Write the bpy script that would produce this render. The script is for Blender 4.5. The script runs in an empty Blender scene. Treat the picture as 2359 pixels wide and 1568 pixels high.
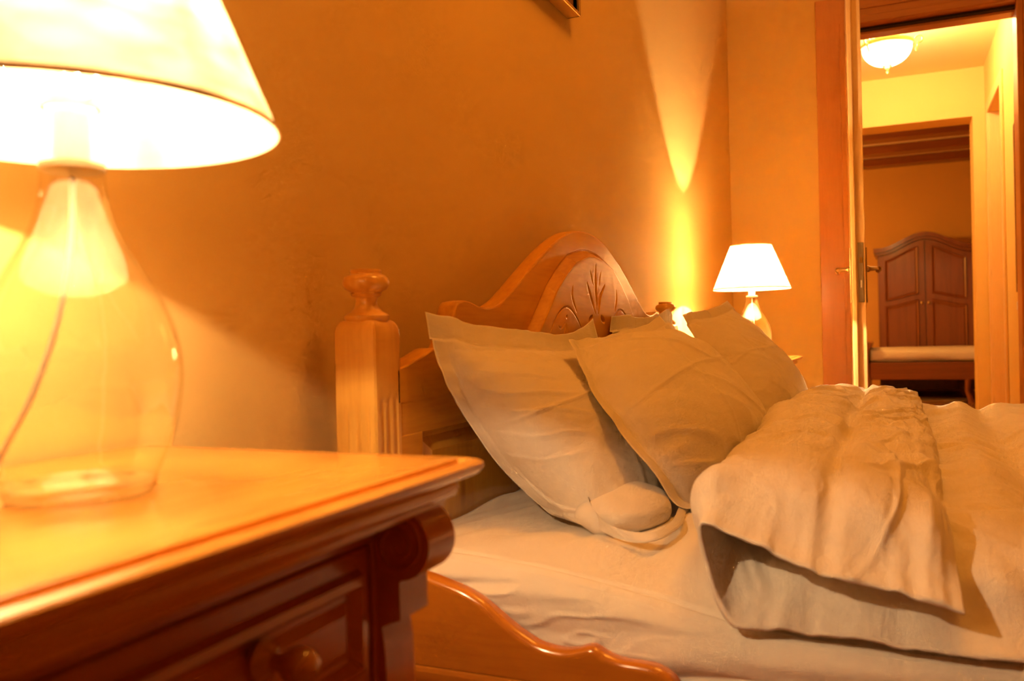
import bpy, bmesh, math, random
import numpy as np
from mathutils import Vector, Matrix
R = math.radians
rng = random.Random(4)
C = bpy.context.scene.collection

# ------------------------------------------------------------------ noise
def _hash(ix, iy, iz, seed):
    h = (ix*374761393 + iy*668265263 + iz*2147483647 + seed*974634777) & 0xffffffff
    h = ((h ^ (h >> 13))*1274126177) & 0xffffffff
    h = (h ^ (h >> 16)) & 0xffffffff
    return h.astype(np.float64)/4294967295.0*2-1
def vnoise(p, seed=0):
    p = np.asarray(p, dtype=np.float64)
    i = np.floor(p).astype(np.int64); f = p-i; f = f*f*f*(f*(f*6-15)+10)
    r = 0
    for dx in (0, 1):
        wx = f[..., 0] if dx else 1-f[..., 0]
        for dy in (0, 1):
            wy = f[..., 1] if dy else 1-f[..., 1]
            for dz in (0, 1):
                wz = f[..., 2] if dz else 1-f[..., 2]
                r = r+wx*wy*wz*_hash(i[..., 0]+dx, i[..., 1]+dy, i[..., 2]+dz, seed)
    return r
def fbm(p, octv=3, seed=0):
    p = np.asarray(p, dtype=np.float64); a = 1; s = 0; t = 0
    for k in range(octv):
        s = s+a*vnoise(p*2**k, seed+k*17); t += a; a *= .5
    return s/t
def N3(a, b, c=0.):
    a = np.asarray(a, dtype=float); b = np.asarray(b, dtype=float)
    return np.stack(np.broadcast_arrays(a, b, np.full_like(a+b, c)), -1)
def ridge(p, seed=0, k=1):
    """sharp crease-like noise 0..1, peaks where the noise crosses zero"""
    return np.clip(1-np.abs(vnoise(p, seed))*k, 0, 1)
def sstep(a, b, x):
    t = np.clip((x-a)/(b-a), 0, 1); return t*t*(3-2*t)

# ------------------------------------------------------------------ mesh builders
def link(name, me, mat=None, parent=None, smooth=True, loc=None):
    o = bpy.data.objects.new(name, me); C.objects.link(o)
    if mat is not None: me.materials.append(mat)
    if smooth is True:
        me.polygons.foreach_set('use_smooth', [True]*len(me.polygons))
    if parent is not None: o.parent = parent
    if loc is not None: o.location = loc
    return o
def bm_obj(name, bm, mat, parent=None, smooth=False, origin=None, auto=None):
    if origin is not None:
        bmesh.ops.translate(bm, verts=bm.verts, vec=-Vector(origin))
    bmesh.ops.recalc_face_normals(bm, faces=bm.faces)
    if auto is not None:
        for f in bm.faces: f.smooth = True
        for e in bm.edges:
            if len(e.link_faces) == 2 and e.calc_face_angle(0) > R(auto): e.smooth = False
    me = bpy.data.meshes.new(name); bm.to_mesh(me); bm.free()
    return link(name, me, mat, parent, smooth)
def box(bm, x0, x1, y0, y1, z0, z1, bev=0, seg=2):
    t = bmesh.new()
    bmesh.ops.create_cube(t, size=1)
    for v in t.verts:
        v.co = Vector(((x0+x1)/2+v.co.x*(x1-x0), (y0+y1)/2+v.co.y*(y1-y0), (z0+z1)/2+v.co.z*(z1-z0)))
    if bev: bmesh.ops.bevel(t, geom=t.edges[:], offset=bev, segments=seg, affect='EDGES', profile=.5)
    me = bpy.data.meshes.new('t'); t.to_mesh(me); t.free(); bm.from_mesh(me); bpy.data.meshes.remove(me)
    return bm
def lathe(bm, prof, cx=0, cy=0, n=48, cap=True, a0=0, axis='z', oz=0):
    rings = []
    for r, z in prof:
        ring = []
        for k in range(n):
            a = a0+2*math.pi*k/n
            if axis == 'z': p = (cx+r*math.cos(a), cy+r*math.sin(a), z)
            elif axis == 'y': p = (cx+r*math.cos(a), z, cy+r*math.sin(a))
            else: p = (z, cx+r*math.cos(a), cy+r*math.sin(a))
            ring.append(bm.verts.new(p))
        rings.append(ring)
    for a, b in zip(rings, rings[1:]):
        for k in range(n): bm.faces.new((a[k], a[(k+1) % n], b[(k+1) % n], b[k]))
    if cap:
        bm.faces.new(rings[0]); bm.faces.new(rings[-1])
    return bm
def extrude_poly(bm, pts, axis, a0, a1):
    """pts: 2D outline; axis 'x': (y,z), 'y': (x,z), 'z': (x,y)"""
    def P(p, t):
        return {'x': (t, p[0], p[1]), 'y': (p[0], t, p[1]), 'z': (p[0], p[1], t)}[axis]
    A = [bm.verts.new(P(p, a0)) for p in pts]; B = [bm.verts.new(P(p, a1)) for p in pts]
    n = len(pts)
    for k in range(n): bm.faces.new((A[k], A[(k+1) % n], B[(k+1) % n], B[k]))
    bm.faces.new(A); bm.faces.new(B)
    return bm
def tube(bm, pts, r, n=10, cap=True):
    pts = [Vector(p) for p in pts]; rr = r if hasattr(r, '__len__') else [r]*len(pts)
    rings = []; up = Vector((0, 0, 1))
    t0 = (pts[1]-pts[0]).normalized(); u = t0.cross(up)
    if u.length < .1: u = t0.cross(Vector((1, 0, 0)))
    u.normalize()
    for i, p in enumerate(pts):
        t = (pts[min(i+1, len(pts)-1)]-pts[max(i-1, 0)]).normalized()
        u = (u-t*u.dot(t)).normalized(); w = t.cross(u)
        rings.append([bm.verts.new(p+(u*math.cos(2*math.pi*k/n)+w*math.sin(2*math.pi*k/n))*rr[i]) for k in range(n)])
    for a, b in zip(rings, rings[1:]):
        for k in range(n): bm.faces.new((a[k], a[(k+1) % n], b[(k+1) % n], b[k]))
    if cap: bm.faces.new(rings[0]); bm.faces.new(rings[-1])
    return bm
def catmull(pts, n):
    P = np.array(pts, dtype=float)
    d = np.r_[0, np.cumsum(np.linalg.norm(np.diff(P, axis=0), axis=1))]; d /= d[-1]
    m = np.zeros_like(P)
    m[1:-1] = (P[2:]-P[:-2])/(d[2:]-d[:-2])[:, None]
    m[0] = (P[1]-P[0])/(d[1]-d[0]); m[-1] = (P[-1]-P[-2])/(d[-1]-d[-2])
    t = np.linspace(0, 1, n); k = np.clip(np.searchsorted(d, t, side='right')-1, 0, len(P)-2)
    h = (d[k+1]-d[k]); s = ((t-d[k])/h)[:, None]; h = h[:, None]
    return (2*s**3-3*s**2+1)*P[k]+(s**3-2*s**2+s)*h*m[k]+(-2*s**3+3*s**2)*P[k+1]+(s**3-s**2)*h*m[k+1]
def interp1(x, xs, ys):
    """smooth (monotone-ish) interpolation"""
    xs = np.array(xs, float); ys = np.array(ys, float)
    m = np.gradient(ys, xs); x = np.clip(x, xs[0], xs[-1])
    k = np.clip(np.searchsorted(xs, x, side='right')-1, 0, len(xs)-2)
    h = xs[k+1]-xs[k]; s = (x-xs[k])/h
    return (2*s**3-3*s**2+1)*ys[k]+(s**3-2*s**2+s)*h*m[k]+(-2*s**3+3*s**2)*ys[k+1]+(s**3-s**2)*h*m[k+1]
def grid_faces(n, m, off=0, flip=False, wrapu=False):
    f = []
    for i in range(n if wrapu else n-1):
        i2 = (i+1) % n
        for j in range(m-1):
            q = (off+i*m+j, off+i2*m+j, off+i2*m+j+1, off+i*m+j+1)
            f.append(q[::-1] if flip else q)
    return f
def grid_obj(name, P, mat, parent=None, origin=None, flip=False, wrapu=False, extra=None):
    n, m = P.shape[:2]; V = P.reshape(-1, 3)
    if origin is not None: V = V-np.array(origin)
    F = grid_faces(n, m, 0, flip, wrapu)
    if extra: F += extra(n, m)
    me = bpy.data.meshes.new(name); me.from_pydata(V.tolist(), [], F); me.update()
    return link(name, me, mat, parent, True)
def thing(name, label, cat, loc, group=None):
    o = bpy.data.objects.new(name, None); C.objects.link(o); o.location = loc
    o.empty_display_size = .05
    o['label'] = label; o['category'] = cat
    if group: o['group'] = group
    return o
def tag(o, label, cat, group=None):
    o['label'] = label; o['category'] = cat
    if group: o['group'] = group
    return o
def struct(o, label=None):
    o['kind'] = 'structure'
    if label: o['label'] = label
    return o
def copy_tree(o, parent=None):
    c = o.copy(); C.objects.link(c); c.parent = parent
    for ch in list(o.children): copy_tree(ch, c)
    return c

# ------------------------------------------------------------------ materials
def newmat(name):
    m = bpy.data.materials.new(name); m.use_nodes = True
    nt = m.node_tree; b = nt.nodes['Principled BSDF']
    return m, nt, b
def nd(nt, t, **k):
    n = nt.nodes.new(t)
    for a, v in k.items(): setattr(n, a, v)
    return n
def ramp(nt, stops):
    r = nd(nt, 'ShaderNodeValToRGB'); e = r.color_ramp.elements
    while len(e) > 1: e.remove(e[-1])
    e[0].position = stops[0][0]; e[0].color = (*stops[0][1], 1)
    for p, c in stops[1:]:
        x = e.new(p); x.color = (*c, 1)
    return r
def wall_mat(name, col, bump=.12, scale=260, rough=.75):
    m, nt, b = newmat(name); L = nt.links
    g = nd(nt, 'ShaderNodeNewGeometry')
    n1 = nd(nt, 'ShaderNodeTexNoise'); n1.inputs['Scale'].default_value = 1.3; n1.inputs['Detail'].default_value = 3
    n2 = nd(nt, 'ShaderNodeTexNoise'); n2.inputs['Scale'].default_value = scale; n2.inputs['Detail'].default_value = 4
    L.new(g.outputs['Position'], n1.inputs['Vector']); L.new(g.outputs['Position'], n2.inputs['Vector'])
    r = ramp(nt, [(.3, tuple(c*.95 for c in col)), (.7, col)])
    L.new(n1.outputs['Fac'], r.inputs['Fac']); L.new(r.outputs['Color'], b.inputs['Base Color'])
    bp = nd(nt, 'ShaderNodeBump'); bp.inputs['Strength'].default_value = bump; bp.inputs['Distance'].default_value = .002
    L.new(n2.outputs['Fac'], bp.inputs['Height']); L.new(bp.outputs['Normal'], b.inputs['Normal'])
    b.inputs['Roughness'].default_value = rough; b.inputs['Specular IOR Level'].default_value = .3
    return m
def wood_mat(name, light, dark, axis='x', rough=.3, coat=.5, scale=1., knots=True, contrast=1., bump=.08, crough=.12):
    """varnished pine: growth lines stretched along an axis, a few knots"""
    m, nt, b = newmat(name); L = nt.links
    tc = nd(nt, 'ShaderNodeTexCoord'); mp = nd(nt, 'ShaderNodeMapping')
    s = {'x': (.9, 11, 11), 'y': (11, .9, 11), 'z': (11, 11, .9)}[axis]
    mp.inputs['Scale'].default_value = tuple(q*scale for q in s)
    L.new(tc.outputs['Object'], mp.inputs['Vector'])
    n0 = nd(nt, 'ShaderNodeTexNoise'); n0.inputs['Scale'].default_value = .9; n0.inputs['Detail'].default_value = 2
    L.new(mp.outputs['Vector'], n0.inputs['Vector'])
    n1 = nd(nt, 'ShaderNodeMath', operation='MULTIPLY'); n1.inputs[1].default_value = 26
    L.new(n0.outputs['Fac'], n1.inputs[0])
    sn = nd(nt, 'ShaderNodeMath', operation='SINE'); L.new(n1.outputs[0], sn.inputs[0])
    nf = nd(nt, 'ShaderNodeTexNoise'); nf.inputs['Scale'].default_value = 14; nf.inputs['Detail'].default_value = 5
    L.new(mp.outputs['Vector'], nf.inputs['Vector'])
    ad = nd(nt, 'ShaderNodeMath', operation='MULTIPLY_ADD'); ad.inputs[1].default_value = .22*contrast
    L.new(sn.outputs[0], ad.inputs[0]); L.new(nf.outputs['Fac'], ad.inputs[2])
    mid = tuple((a*.6+c*.4) for a, c in zip(light, dark))
    r = ramp(nt, [(.15, light), (.5, tuple(a*.85+c*.15 for a, c in zip(light, dark))), (.85, mid)])
    L.new(ad.outputs[0], r.inputs['Fac'])
    col = r.outputs['Color']
    if knots:
        mk = nd(nt, 'ShaderNodeMapping')
        ks = {'x': (1.6, 4, 4), 'y': (4, 1.6, 4), 'z': (4, 4, 1.6)}[axis]
        mk.inputs['Scale'].default_value = tuple(q*1.1 for q in ks); mk.inputs['Location'].default_value = (.37, .21, .53)
        L.new(tc.outputs['Object'], mk.inputs['Vector'])
        vo = nd(nt, 'ShaderNodeTexVoronoi'); vo.inputs['Scale'].default_value = 1.; vo.inputs['Randomness'].default_value = 1
        L.new(mk.outputs['Vector'], vo.inputs['Vector'])
        kr = ramp(nt, [(0, (1, 1, 1)), (.055, (.75, .75, .75)), (.085, (0, 0, 0))])
        L.new(vo.outputs['Distance'], kr.inputs['Fac'])
        mx = nd(nt, 'ShaderNodeMix', data_type='RGBA'); mx.inputs['B'].default_value = (dark[0]*.45, dark[1]*.4, dark[2]*.4, 1)
        L.new(kr.outputs['Color'], mx.inputs['Factor']); L.new(col, mx.inputs['A']); col = mx.outputs['Result']
    L.new(col, b.inputs['Base Color'])
    bp = nd(nt, 'ShaderNodeBump'); bp.inputs['Strength'].default_value = bump; bp.inputs['Distance'].default_value = .001
    L.new(ad.outputs[0], bp.inputs['Height']); L.new(bp.outputs['Normal'], b.inputs['Normal'])
    b.inputs['Roughness'].default_value = rough
    b.inputs['Coat Weight'].default_value = coat; b.inputs['Coat Roughness'].default_value = crough
    return m
def cloth_mat(name, col, bump=.25, weave=1600, sheen=.15, wr=.35):
    m, nt, b = newmat(name); L = nt.links
    tc = nd(nt, 'ShaderNodeNewGeometry')
    n = nd(nt, 'ShaderNodeTexNoise'); n.inputs['Scale'].default_value = 26; n.inputs['Detail'].default_value = 6; n.inputs['Roughness'].default_value = .6
    mp = nd(nt, 'ShaderNodeMapping'); mp.inputs['Scale'].default_value = (.5, 1.6, 1.4); mp.inputs['Rotation'].default_value = (.2, .4, .5)
    L.new(tc.outputs['Position'], mp.inputs['Vector']); L.new(mp.outputs['Vector'], n.inputs['Vector'])
    n2 = nd(nt, 'ShaderNodeTexNoise'); n2.inputs['Scale'].default_value = weave; n2.inputs['Detail'].default_value = 1
    L.new(tc.outputs['Position'], n2.inputs['Vector'])
    b1 = nd(nt, 'ShaderNodeBump'); b1.inputs['Strength'].default_value = wr; b1.inputs['Distance'].default_value = .006
    b2 = nd(nt, 'ShaderNodeBump'); b2.inputs['Strength'].default_value = bump; b2.inputs['Distance'].default_value = .0003
    L.new(n.outputs['Fac'], b1.inputs['Height']); L.new(n2.outputs['Fac'], b2.inputs['Height'])
    L.new(b1.outputs['Normal'], b2.inputs['Normal']); L.new(b2.outputs['Normal'], b.inputs['Normal'])
    b.inputs['Base Color'].default_value = (*col, 1); b.inputs['Roughness'].default_value = .8
    b.inputs['Specular IOR Level'].default_value = .2; b.inputs['Sheen Weight'].default_value = sheen
    return m
def plain(name, col, rough=.5, metal=0., coat=0.):
    m, nt, b = newmat(name)
    n = nd(nt, 'ShaderNodeTexNoise'); n.inputs['Scale'].default_value = 40
    r = ramp(nt, [(.3, tuple(c*.9 for c in col)), (.7, col)])
    nt.links.new(n.outputs['Fac'], r.inputs['Fac']); nt.links.new(r.outputs['Color'], b.inputs['Base Color'])
    b.inputs['Roughness'].default_value = rough; b.inputs['Metallic'].default_value = metal; b.inputs['Coat Weight'].default_value = coat
    return m
def emit(name, col, s):
    m = bpy.data.materials.new(name); m.use_nodes = True; nt = m.node_tree
    nt.nodes.remove(nt.nodes['Principled BSDF'])
    e = nd(nt, 'ShaderNodeEmission'); e.inputs['Color'].default_value = (*col, 1); e.inputs['Strength'].default_value = s
    nt.links.new(e.outputs[0], nt.nodes['Material Output'].inputs['Surface'])
    return m
def shade_mat(name, trans, diff, mixf):
    """thin woven fabric: some light goes through, some bounces back"""
    m = bpy.data.materials.new(name); m.use_nodes = True; nt = m.node_tree; L = nt.links
    nt.nodes.remove(nt.nodes['Principled BSDF'])
    tc = nd(nt, 'ShaderNodeTexCoord')
    n = nd(nt, 'ShaderNodeTexNoise'); n.inputs['Scale'].default_value = 26; n.inputs['Detail'].default_value = 5
    mp = nd(nt, 'ShaderNodeMapping'); mp.inputs['Scale'].default_value = (1, 1, 2.2)
    L.new(tc.outputs['Object'], mp.inputs['Vector']); L.new(mp.outputs['Vector'], n.inputs['Vector'])
    r = ramp(nt, [(.3, tuple(c*.42 for c in trans)), (.66, trans)])
    L.new(n.outputs['Fac'], r.inputs['Fac'])
    t = nd(nt, 'ShaderNodeBsdfTranslucent'); L.new(r.outputs['Color'], t.inputs['Color'])
    d = nd(nt, 'ShaderNodeBsdfDiffuse'); d.inputs['Color'].default_value = (*diff, 1)
    mx = nd(nt, 'ShaderNodeMixShader'); mx.inputs[0].default_value = mixf
    L.new(d.outputs[0], mx.inputs[1]); L.new(t.outputs[0], mx.inputs[2])
    L.new(mx.outputs[0], nt.nodes['Material Output'].inputs['Surface'])
    return m
def thin_glass(name, tint=(.985, .985, .97), k=.13):
    """thin blown glass: a clear film whose reflection grows at grazing angles"""
    m = bpy.data.materials.new(name); m.use_nodes = True; nt = m.node_tree; L = nt.links
    nt.nodes.remove(nt.nodes['Principled BSDF'])
    lw = nd(nt, 'ShaderNodeLayerWeight'); lw.inputs['Blend'].default_value = .5
    pw = nd(nt, 'ShaderNodeMath', operation='POWER'); pw.inputs[1].default_value = 5
    L.new(lw.outputs['Facing'], pw.inputs[0])
    ma = nd(nt, 'ShaderNodeMath', operation='MULTIPLY_ADD'); ma.inputs[1].default_value = .85; ma.inputs[2].default_value = k
    L.new(pw.outputs[0], ma.inputs[0])
    pt = nd(nt, 'ShaderNodeMath', operation='POWER'); pt.inputs[1].default_value = 3
    L.new(lw.outputs['Facing'], pt.inputs[0])
    tc = nd(nt, 'ShaderNodeMix', data_type='RGBA'); tc.inputs['A'].default_value = (*tint, 1); tc.inputs['B'].default_value = (.72, .70, .62, 1)
    L.new(pt.outputs[0], tc.inputs['Factor'])
    t = nd(nt, 'ShaderNodeBsdfTransparent'); L.new(tc.outputs['Result'], t.inputs['Color'])
    g = nd(nt, 'ShaderNodeBsdfGlossy'); g.inputs['Roughness'].default_value = .02; g.inputs['Color'].default_value = (1, 1, 1, 1)
    mx = nd(nt, 'ShaderNodeMixShader')
    L.new(ma.outputs[0], mx.inputs[0]); L.new(t.outputs[0], mx.inputs[1]); L.new(g.outputs[0], mx.inputs[2])
    L.new(mx.outputs[0], nt.nodes['Material Output'].inputs['Surface'])
    return m

LAMP = (1., .70, .37)
M_wall = wall_mat('ochre_plaster', (.80, .54, .19))
M_wall2 = wall_mat('hall_plaster', (.80, .54, .19), bump=.05)
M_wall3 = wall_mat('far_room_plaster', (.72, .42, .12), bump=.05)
M_ceil = wall_mat('ceiling_paint', (.84, .62, .30), bump=.03)
M_ceil2 = wall_mat('hall_ceiling_paint', (.90, .76, .46), bump=.02)
M_floor = wood_mat('floor_boards', (.40, .17, .05), (.2, .07, .02), 'x', rough=.25, coat=.3)
PL, PD = (.84, .46, .09), (.54, .20, .025)
M_pine = wood_mat('pine_along', PL, PD, 'x')
M_piney = wood_mat('pine_across', PL, PD, 'y')
M_pinez = wood_mat('pine_upright', PL, PD, 'z', contrast=1.7)
M_head = wood_mat('headboard_pine', (.74, .37, .035), (.46, .15, .012), 'x', rough=.32, coat=.08, contrast=.9, crough=.08)
M_head.node_tree.nodes['Principled BSDF'].inputs['Specular IOR Level'].default_value = .22
M_headz = wood_mat('headboard_pine_upright', (.74, .37, .035), (.46, .15, .012), 'z', rough=.25, coat=.7)
M_rail = wood_mat('rail_pine', (.60, .20, .016), (.36, .09, .01), 'y', rough=.2, coat=.8, knots=False, contrast=.5)
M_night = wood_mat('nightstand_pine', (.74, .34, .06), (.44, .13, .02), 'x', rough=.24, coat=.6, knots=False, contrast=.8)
M_nfront_shade = wood_mat('nightstand_pine_front_shaded', (.52, .16, .02), (.30, .07, .01), 'x', rough=.24, coat=.6, knots=False, contrast=.8)  # same pine as the top; the front's shade is in the darker colour
M_nightz_shade = wood_mat('nightstand_pine_upright_shaded', (.52, .17, .022), (.32, .07, .01), 'z', rough=.28, coat=.6, knots=False)  # carcass pine with its shade put into the colour, darker than the top
M_casing = wood_mat('casing_wood', (.66, .27, .07), (.50, .18, .04), 'z', rough=.4, coat=.25, knots=False, contrast=.4)
M_casingy = wood_mat('casing_wood_across', (.62, .25, .06), (.46, .16, .035), 'y', rough=.4, coat=.25, knots=False, contrast=.4)
M_leaf = wood_mat('door_wood', (.80, .52, .22), (.66, .38, .14), 'z', rough=.5, coat=.08, knots=False, contrast=.4)
M_dark = wood_mat('dark_walnut', (.24, .07, .014), (.12, .03, .006), 'z', rough=.35, coat=.3, knots=False)
M_darky = wood_mat('dark_walnut_across', (.24, .07, .014), (.12, .03, .006), 'y', rough=.35, coat=.3, knots=False)
M_sheet = cloth_mat('sheet_cotton', (.82, .76, .69), wr=.30)
M_pill = cloth_mat('pillow_cotton', (.80, .74, .67), wr=.38)
M_duv = cloth_mat('duvet_cotton', (.81, .75, .68), wr=.55)
M_brass = plain('aged_brass', (.50, .34, .14), .35, 1.)
M_steel = plain('lock_steel', (.42, .36, .26), .45, 1.)
M_gold = plain('gilt', (.78, .50, .16), .3, .8)
M_frame = plain('dark_frame', (.16, .06, .03), .4)
M_white = plain('white_plastic', (.82, .80, .74), .4)
M_cord = plain('pale_cord', (.92, .86, .80), .4)
M_black = plain('black_rubber', (.03, .025, .02), .6)
M_glass = thin_glass('bottle_glass')
M_base = thin_glass('bottle_base_glass', (.96, .96, .94), .26)
M_shade = shade_mat('shade_linen', (.72, .58, .39), (.86, .74, .54), .45)
M_trim = plain('shade_binding', (.88, .74, .54), .8)
M_bulb = emit('filament_glow', LAMP, 400); M_bulb.cycles.emission_sampling = 'NONE'

# ------------------------------------------------------------------ room
def light(name, typ, loc, energy, col, size=.03, **kw):
    l = bpy.data.lights.new(name, typ); l.energy = energy; l.color = col
    if typ == 'POINT': l.shadow_soft_size = size
    o = bpy.data.objects.new(name, l); o.location = loc; C.objects.link(o)
    return o
def wbox(name, b, mat, label=None):
    bm = bmesh.new(); box(bm, *b); return struct(bm_obj(name, bm, mat), label)
CX = 4.25                                   # far bedroom wall
wbox('floor', (-1.8, 13.0, -4.2, 3.6, -.1, 0), M_floor)
wbox('wall_left', (-1.7, CX, .70, .85, 0, 2.62), M_wall)
wbox('wall_back', (-1.85, -1.7, -3.4, .85, 0, 2.62), M_wall)
wbox('wall_right', (-1.7, CX, -3.55, -3.4, 0, 2.62), M_wall)
wbox('ceiling', (-1.85, CX+.15, -3.55, .85, 2.62, 2.72), M_ceil)
DY0, DY1, DZ = -.507, .175, 2.12            # door opening
bm = bmesh.new()
box(bm, CX, CX+.15, DY1+.02, 1.6, 0, 2.62); box(bm, CX, CX+.15, -3.4, DY0-.02, 0, 2.62); box(bm, CX, CX+.15, DY0-.02, DY1+.02, DZ+.02, 2.62)
struct(bm_obj('wall_far', bm, M_wall))

# door lining, casing, leaf
bm = bmesh.new()
box(bm, CX-.005, CX+.155, DY1, DY1+.02, 0, DZ+.02); box(bm, CX-.005, CX+.155, DY0-.02, DY0, 0, DZ+.02)
d1 = struct(bm_obj('door_1', bm, M_casing), 'wooden doorway with stepped casing around an open door')
bm = bmesh.new()
box(bm, CX-.005, CX+.155, DY0, DY1, DZ, DZ+.02)
box(bm, CX+.075, CX+.155, DY0, DY1, DZ-.025, DZ)
bm_obj('door_head', bm, M_casingy, d1)
bm = bmesh.new(); box(bm, CX+.05, CX+.075, DY0, DY1, DZ-.014, DZ-.001, .002)
bm_obj('door_seal', bm, M_black, d1)
def casing_prof(bm, y0, y1, z0, z1):
    box(bm, CX-.018, CX+.0, y0, y1, z0, z1, .003)
bm = bmesh.new(); casing_prof(bm, DY1-.004, .299, 0, 2.25); box(bm, CX-.026, CX-.017, DY1-.004, DY1+.022, 0, 2.13, .004)
bm_obj('door_casing', bm, M_casing, d1)
bm = bmesh.new(); casing_prof(bm, DY0-.12, DY0+.004, 0, 2.25); box(bm, CX-.026, CX-.017, DY0-.02, DY0+.004, 0, 2.13, .004)
bm_obj('door_casing', bm, M_casing, d1)
bm = bmesh.new(); casing_prof(bm, DY0+.004, DY1-.004, DZ-.004, 2.25); box(bm, CX-.026, CX-.017, DY0, DY1, DZ-.004, DZ+.03, .004); box(bm, CX-.024, CX-.017, DY0, DY1, DZ+.06, DZ+.075, .003)
bm_obj('door_casing', bm, M_casingy, d1)

# the open leaf stands out into the bedroom, seen edge-on
LX = CX-.03-.80                              # free edge
ay = math.atan2(.040, .80)
leaf = struct(bpy.data.objects.new('door_2', None), 'open wooden door leaf seen edge-on with lock and lever handles'); C.objects.link(leaf)
leaf.location = (CX-.03, .170, 0); leaf.rotation_euler = (0, 0, ay)
bm = bmesh.new()
box(bm, -.80, 0, -.043, -.013, .01, 2.08, .0015); box(bm, -.813, 0, -.012, .004, .01, 2.10, .003)
box(bm, -.802, 0, -.0135, -.0115, .01, 2.08)
bm_obj('door_leaf', bm, M_leaf, leaf)
bm = bmesh.new(); box(bm, -.8025, -.799, -.037, -.017, .842, 1.06, .001, 1)
lp = bm_obj('lock_plate', bm, M_steel, leaf)
bm = bmesh.new(); box(bm, -.808, -.8, -.034, -.021, .985, 1.005, .001, 1); bm_obj('latch', bm, M_brass, lp)
bm = bmesh.new(); box(bm, -.804, -.8, -.030, -.025, .895, .922); bm_obj('dead_bolt', bm, M_white, lp)
for s, y0 in ((1, .004), (-1, -.043)):
    bm = bmesh.new(); box(bm, -.772, -.735, min(y0, y0+s*.006), max(y0, y0+s*.006), .84, 1.045, .002)
    pl = bm_obj('handle_plate', bm, M_brass, leaf)
    bm = bmesh.new()
    lathe(bm, [(.011, y0+s*.005), (.012, y0+s*.012), (.008, y0+s*.018), (.0075, y0+s*.040), (.010, y0+s*.046), (.0, y0+s*.056)][::1], -.755, .965, 20, axis='y')
    tube(bm, [(-.755, y0+s*.048, .965), (-.735, y0+s*.050, .966), (-.70, y0+s*.052, .968), (-.66, y0+s*.050, .966), (-.645, y0+s*.048, .965)], [.009, .008, .0065, .0085, .010], 12)
    bm_obj('door_handle', bm, M_brass, pl, auto=40)

light('bedroom_fill_light', 'POINT', (1.3, -.1, 2.35), 25, (1, .38, .04), .2)  # unseen fill added to lift the bedroom's ambient light, no fixture here

# ------------------------------------------------------------------ hall
HX0, HX1, HYR = CX+.15, 6.70, -.60
OY0, OY1, OZ = -.525, .55, 2.17
wbox('ceiling_hall', (HX0, HX1+.25, -.75, 1.6, 2.5, 2.6), M_ceil2)
bm = bmesh.new()
box(bm, HX1, HX1+.25, -.75, OY0, 0, 2.6); box(bm, HX1, HX1+.25, OY1, 1.6, 0, 2.6); box(bm, HX1, HX1+.25, OY0, OY1, OZ, 2.6)
struct(bm_obj('wall_hall_far', bm, M_wall2))
wbox('wall_hall_left', (HX0, HX1, 1.45, 1.6, 0, 2.5), M_wall2)
wbox('wall_bedroom_return', (CX+.15, CX+.155, DY1+.02, 1.45, 0, 2.5), M_wall2)
# right wall with a doorway
RX0, RX1, RZ = 5.66+.06, 6.45, 2.13
bm = bmesh.new()
box(bm, HX0, RX0, HYR-.15, HYR, 0, 2.5); box(bm, RX1, HX1, HYR-.15, HYR, 0, 2.5); box(bm, RX0, RX1, HYR-.15, HYR, RZ, 2.5)
struct(bm_obj('wall_hall_right', bm, M_wall2))
bm = bmesh.new()
box(bm, RX0, RX1, HYR-.14, HYR-.10, 0, RZ)
d3 = struct(bm_obj('door_3', bm, M_leaf), 'closed pale door in the right wall of the hall')
bm = bmesh.new()
box(bm, RX0-.07, RX0, HYR, HYR+.014, 0, RZ+.07, .004); box(bm, RX1, RX1+.07, HYR, HYR+.014, 0, RZ+.07, .004); box(bm, RX0, RX1, HYR, HYR+.014, RZ, RZ+.07, .004)
box(bm, RX1-.015, RX1+.001, HYR-.10, HYR+.004, 0, RZ, .003); box(bm, RX0-.001, RX0+.015, HYR-.10, HYR+.004, 0, RZ, .003)
bm_obj('door_casing', bm, M_leaf, d3)
bm = bmesh.new(); box(bm, RX0+.1, RX1-.1, HYR-.10, HYR-.09, .2, .95, .004); box(bm, RX0+.1, RX1-.1, HYR-.10, HYR-.09, 1.05, 1.98, .004)
bm_obj('door_panel', bm, M_leaf, d3)

# hall mirror and switch
t = thing('wall_mirror', 'mirror in a dark wooden frame on the right wall of the hall', 'mirror', (4.80, HYR, .92))
m_, nt_, b_ = newmat('mirror_silver'); b_.inputs['Metallic'].default_value = 1; b_.inputs['Roughness'].default_value = .03; b_.inputs['Base Color'].default_value = (.85, .83, .8, 1)
bm = bmesh.new(); box(bm, 4.56, 5.04, HYR+.004, HYR+.010, .95, 1.72); bm_obj('mirror_glass', bm, m_, t, origin=t.location)
bm = bmesh.new()
box(bm, 5.04, 5.08, HYR+.001, HYR+.022, .91, 1.76, .003); box(bm, 4.52, 4.56, HYR+.001, HYR+.022, .91, 1.76, .003)
box(bm, 4.56, 5.04, HYR+.001, HYR+.022, .91, .95, .003); box(bm, 4.56, 5.04, HYR+.001, HYR+.022, 1.72, 1.76, .003)
bm_obj('mirror_frame', bm, M_dark, t, origin=t.location)
t = thing('light_switch', 'small white light switch on the hall wall under the mirror', 'light switch', (5.08, HYR, .80))
bm = bmesh.new(); box(bm, -.04, .04, .001, .012, 0, .08, .004); bm_obj('switch_plate', bm, M_white, t)
bm = bmesh.new(); box(bm, -.02, .02, .010, .018, .018, .062, .003); bm_obj('rocker', bm, M_white, t)
t = thing('shadow_line', 'thin bent shadow line on the hall wall above the mirror, modelled as a tube', 'shadow line', (4.86, HYR, 1.95))
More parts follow.
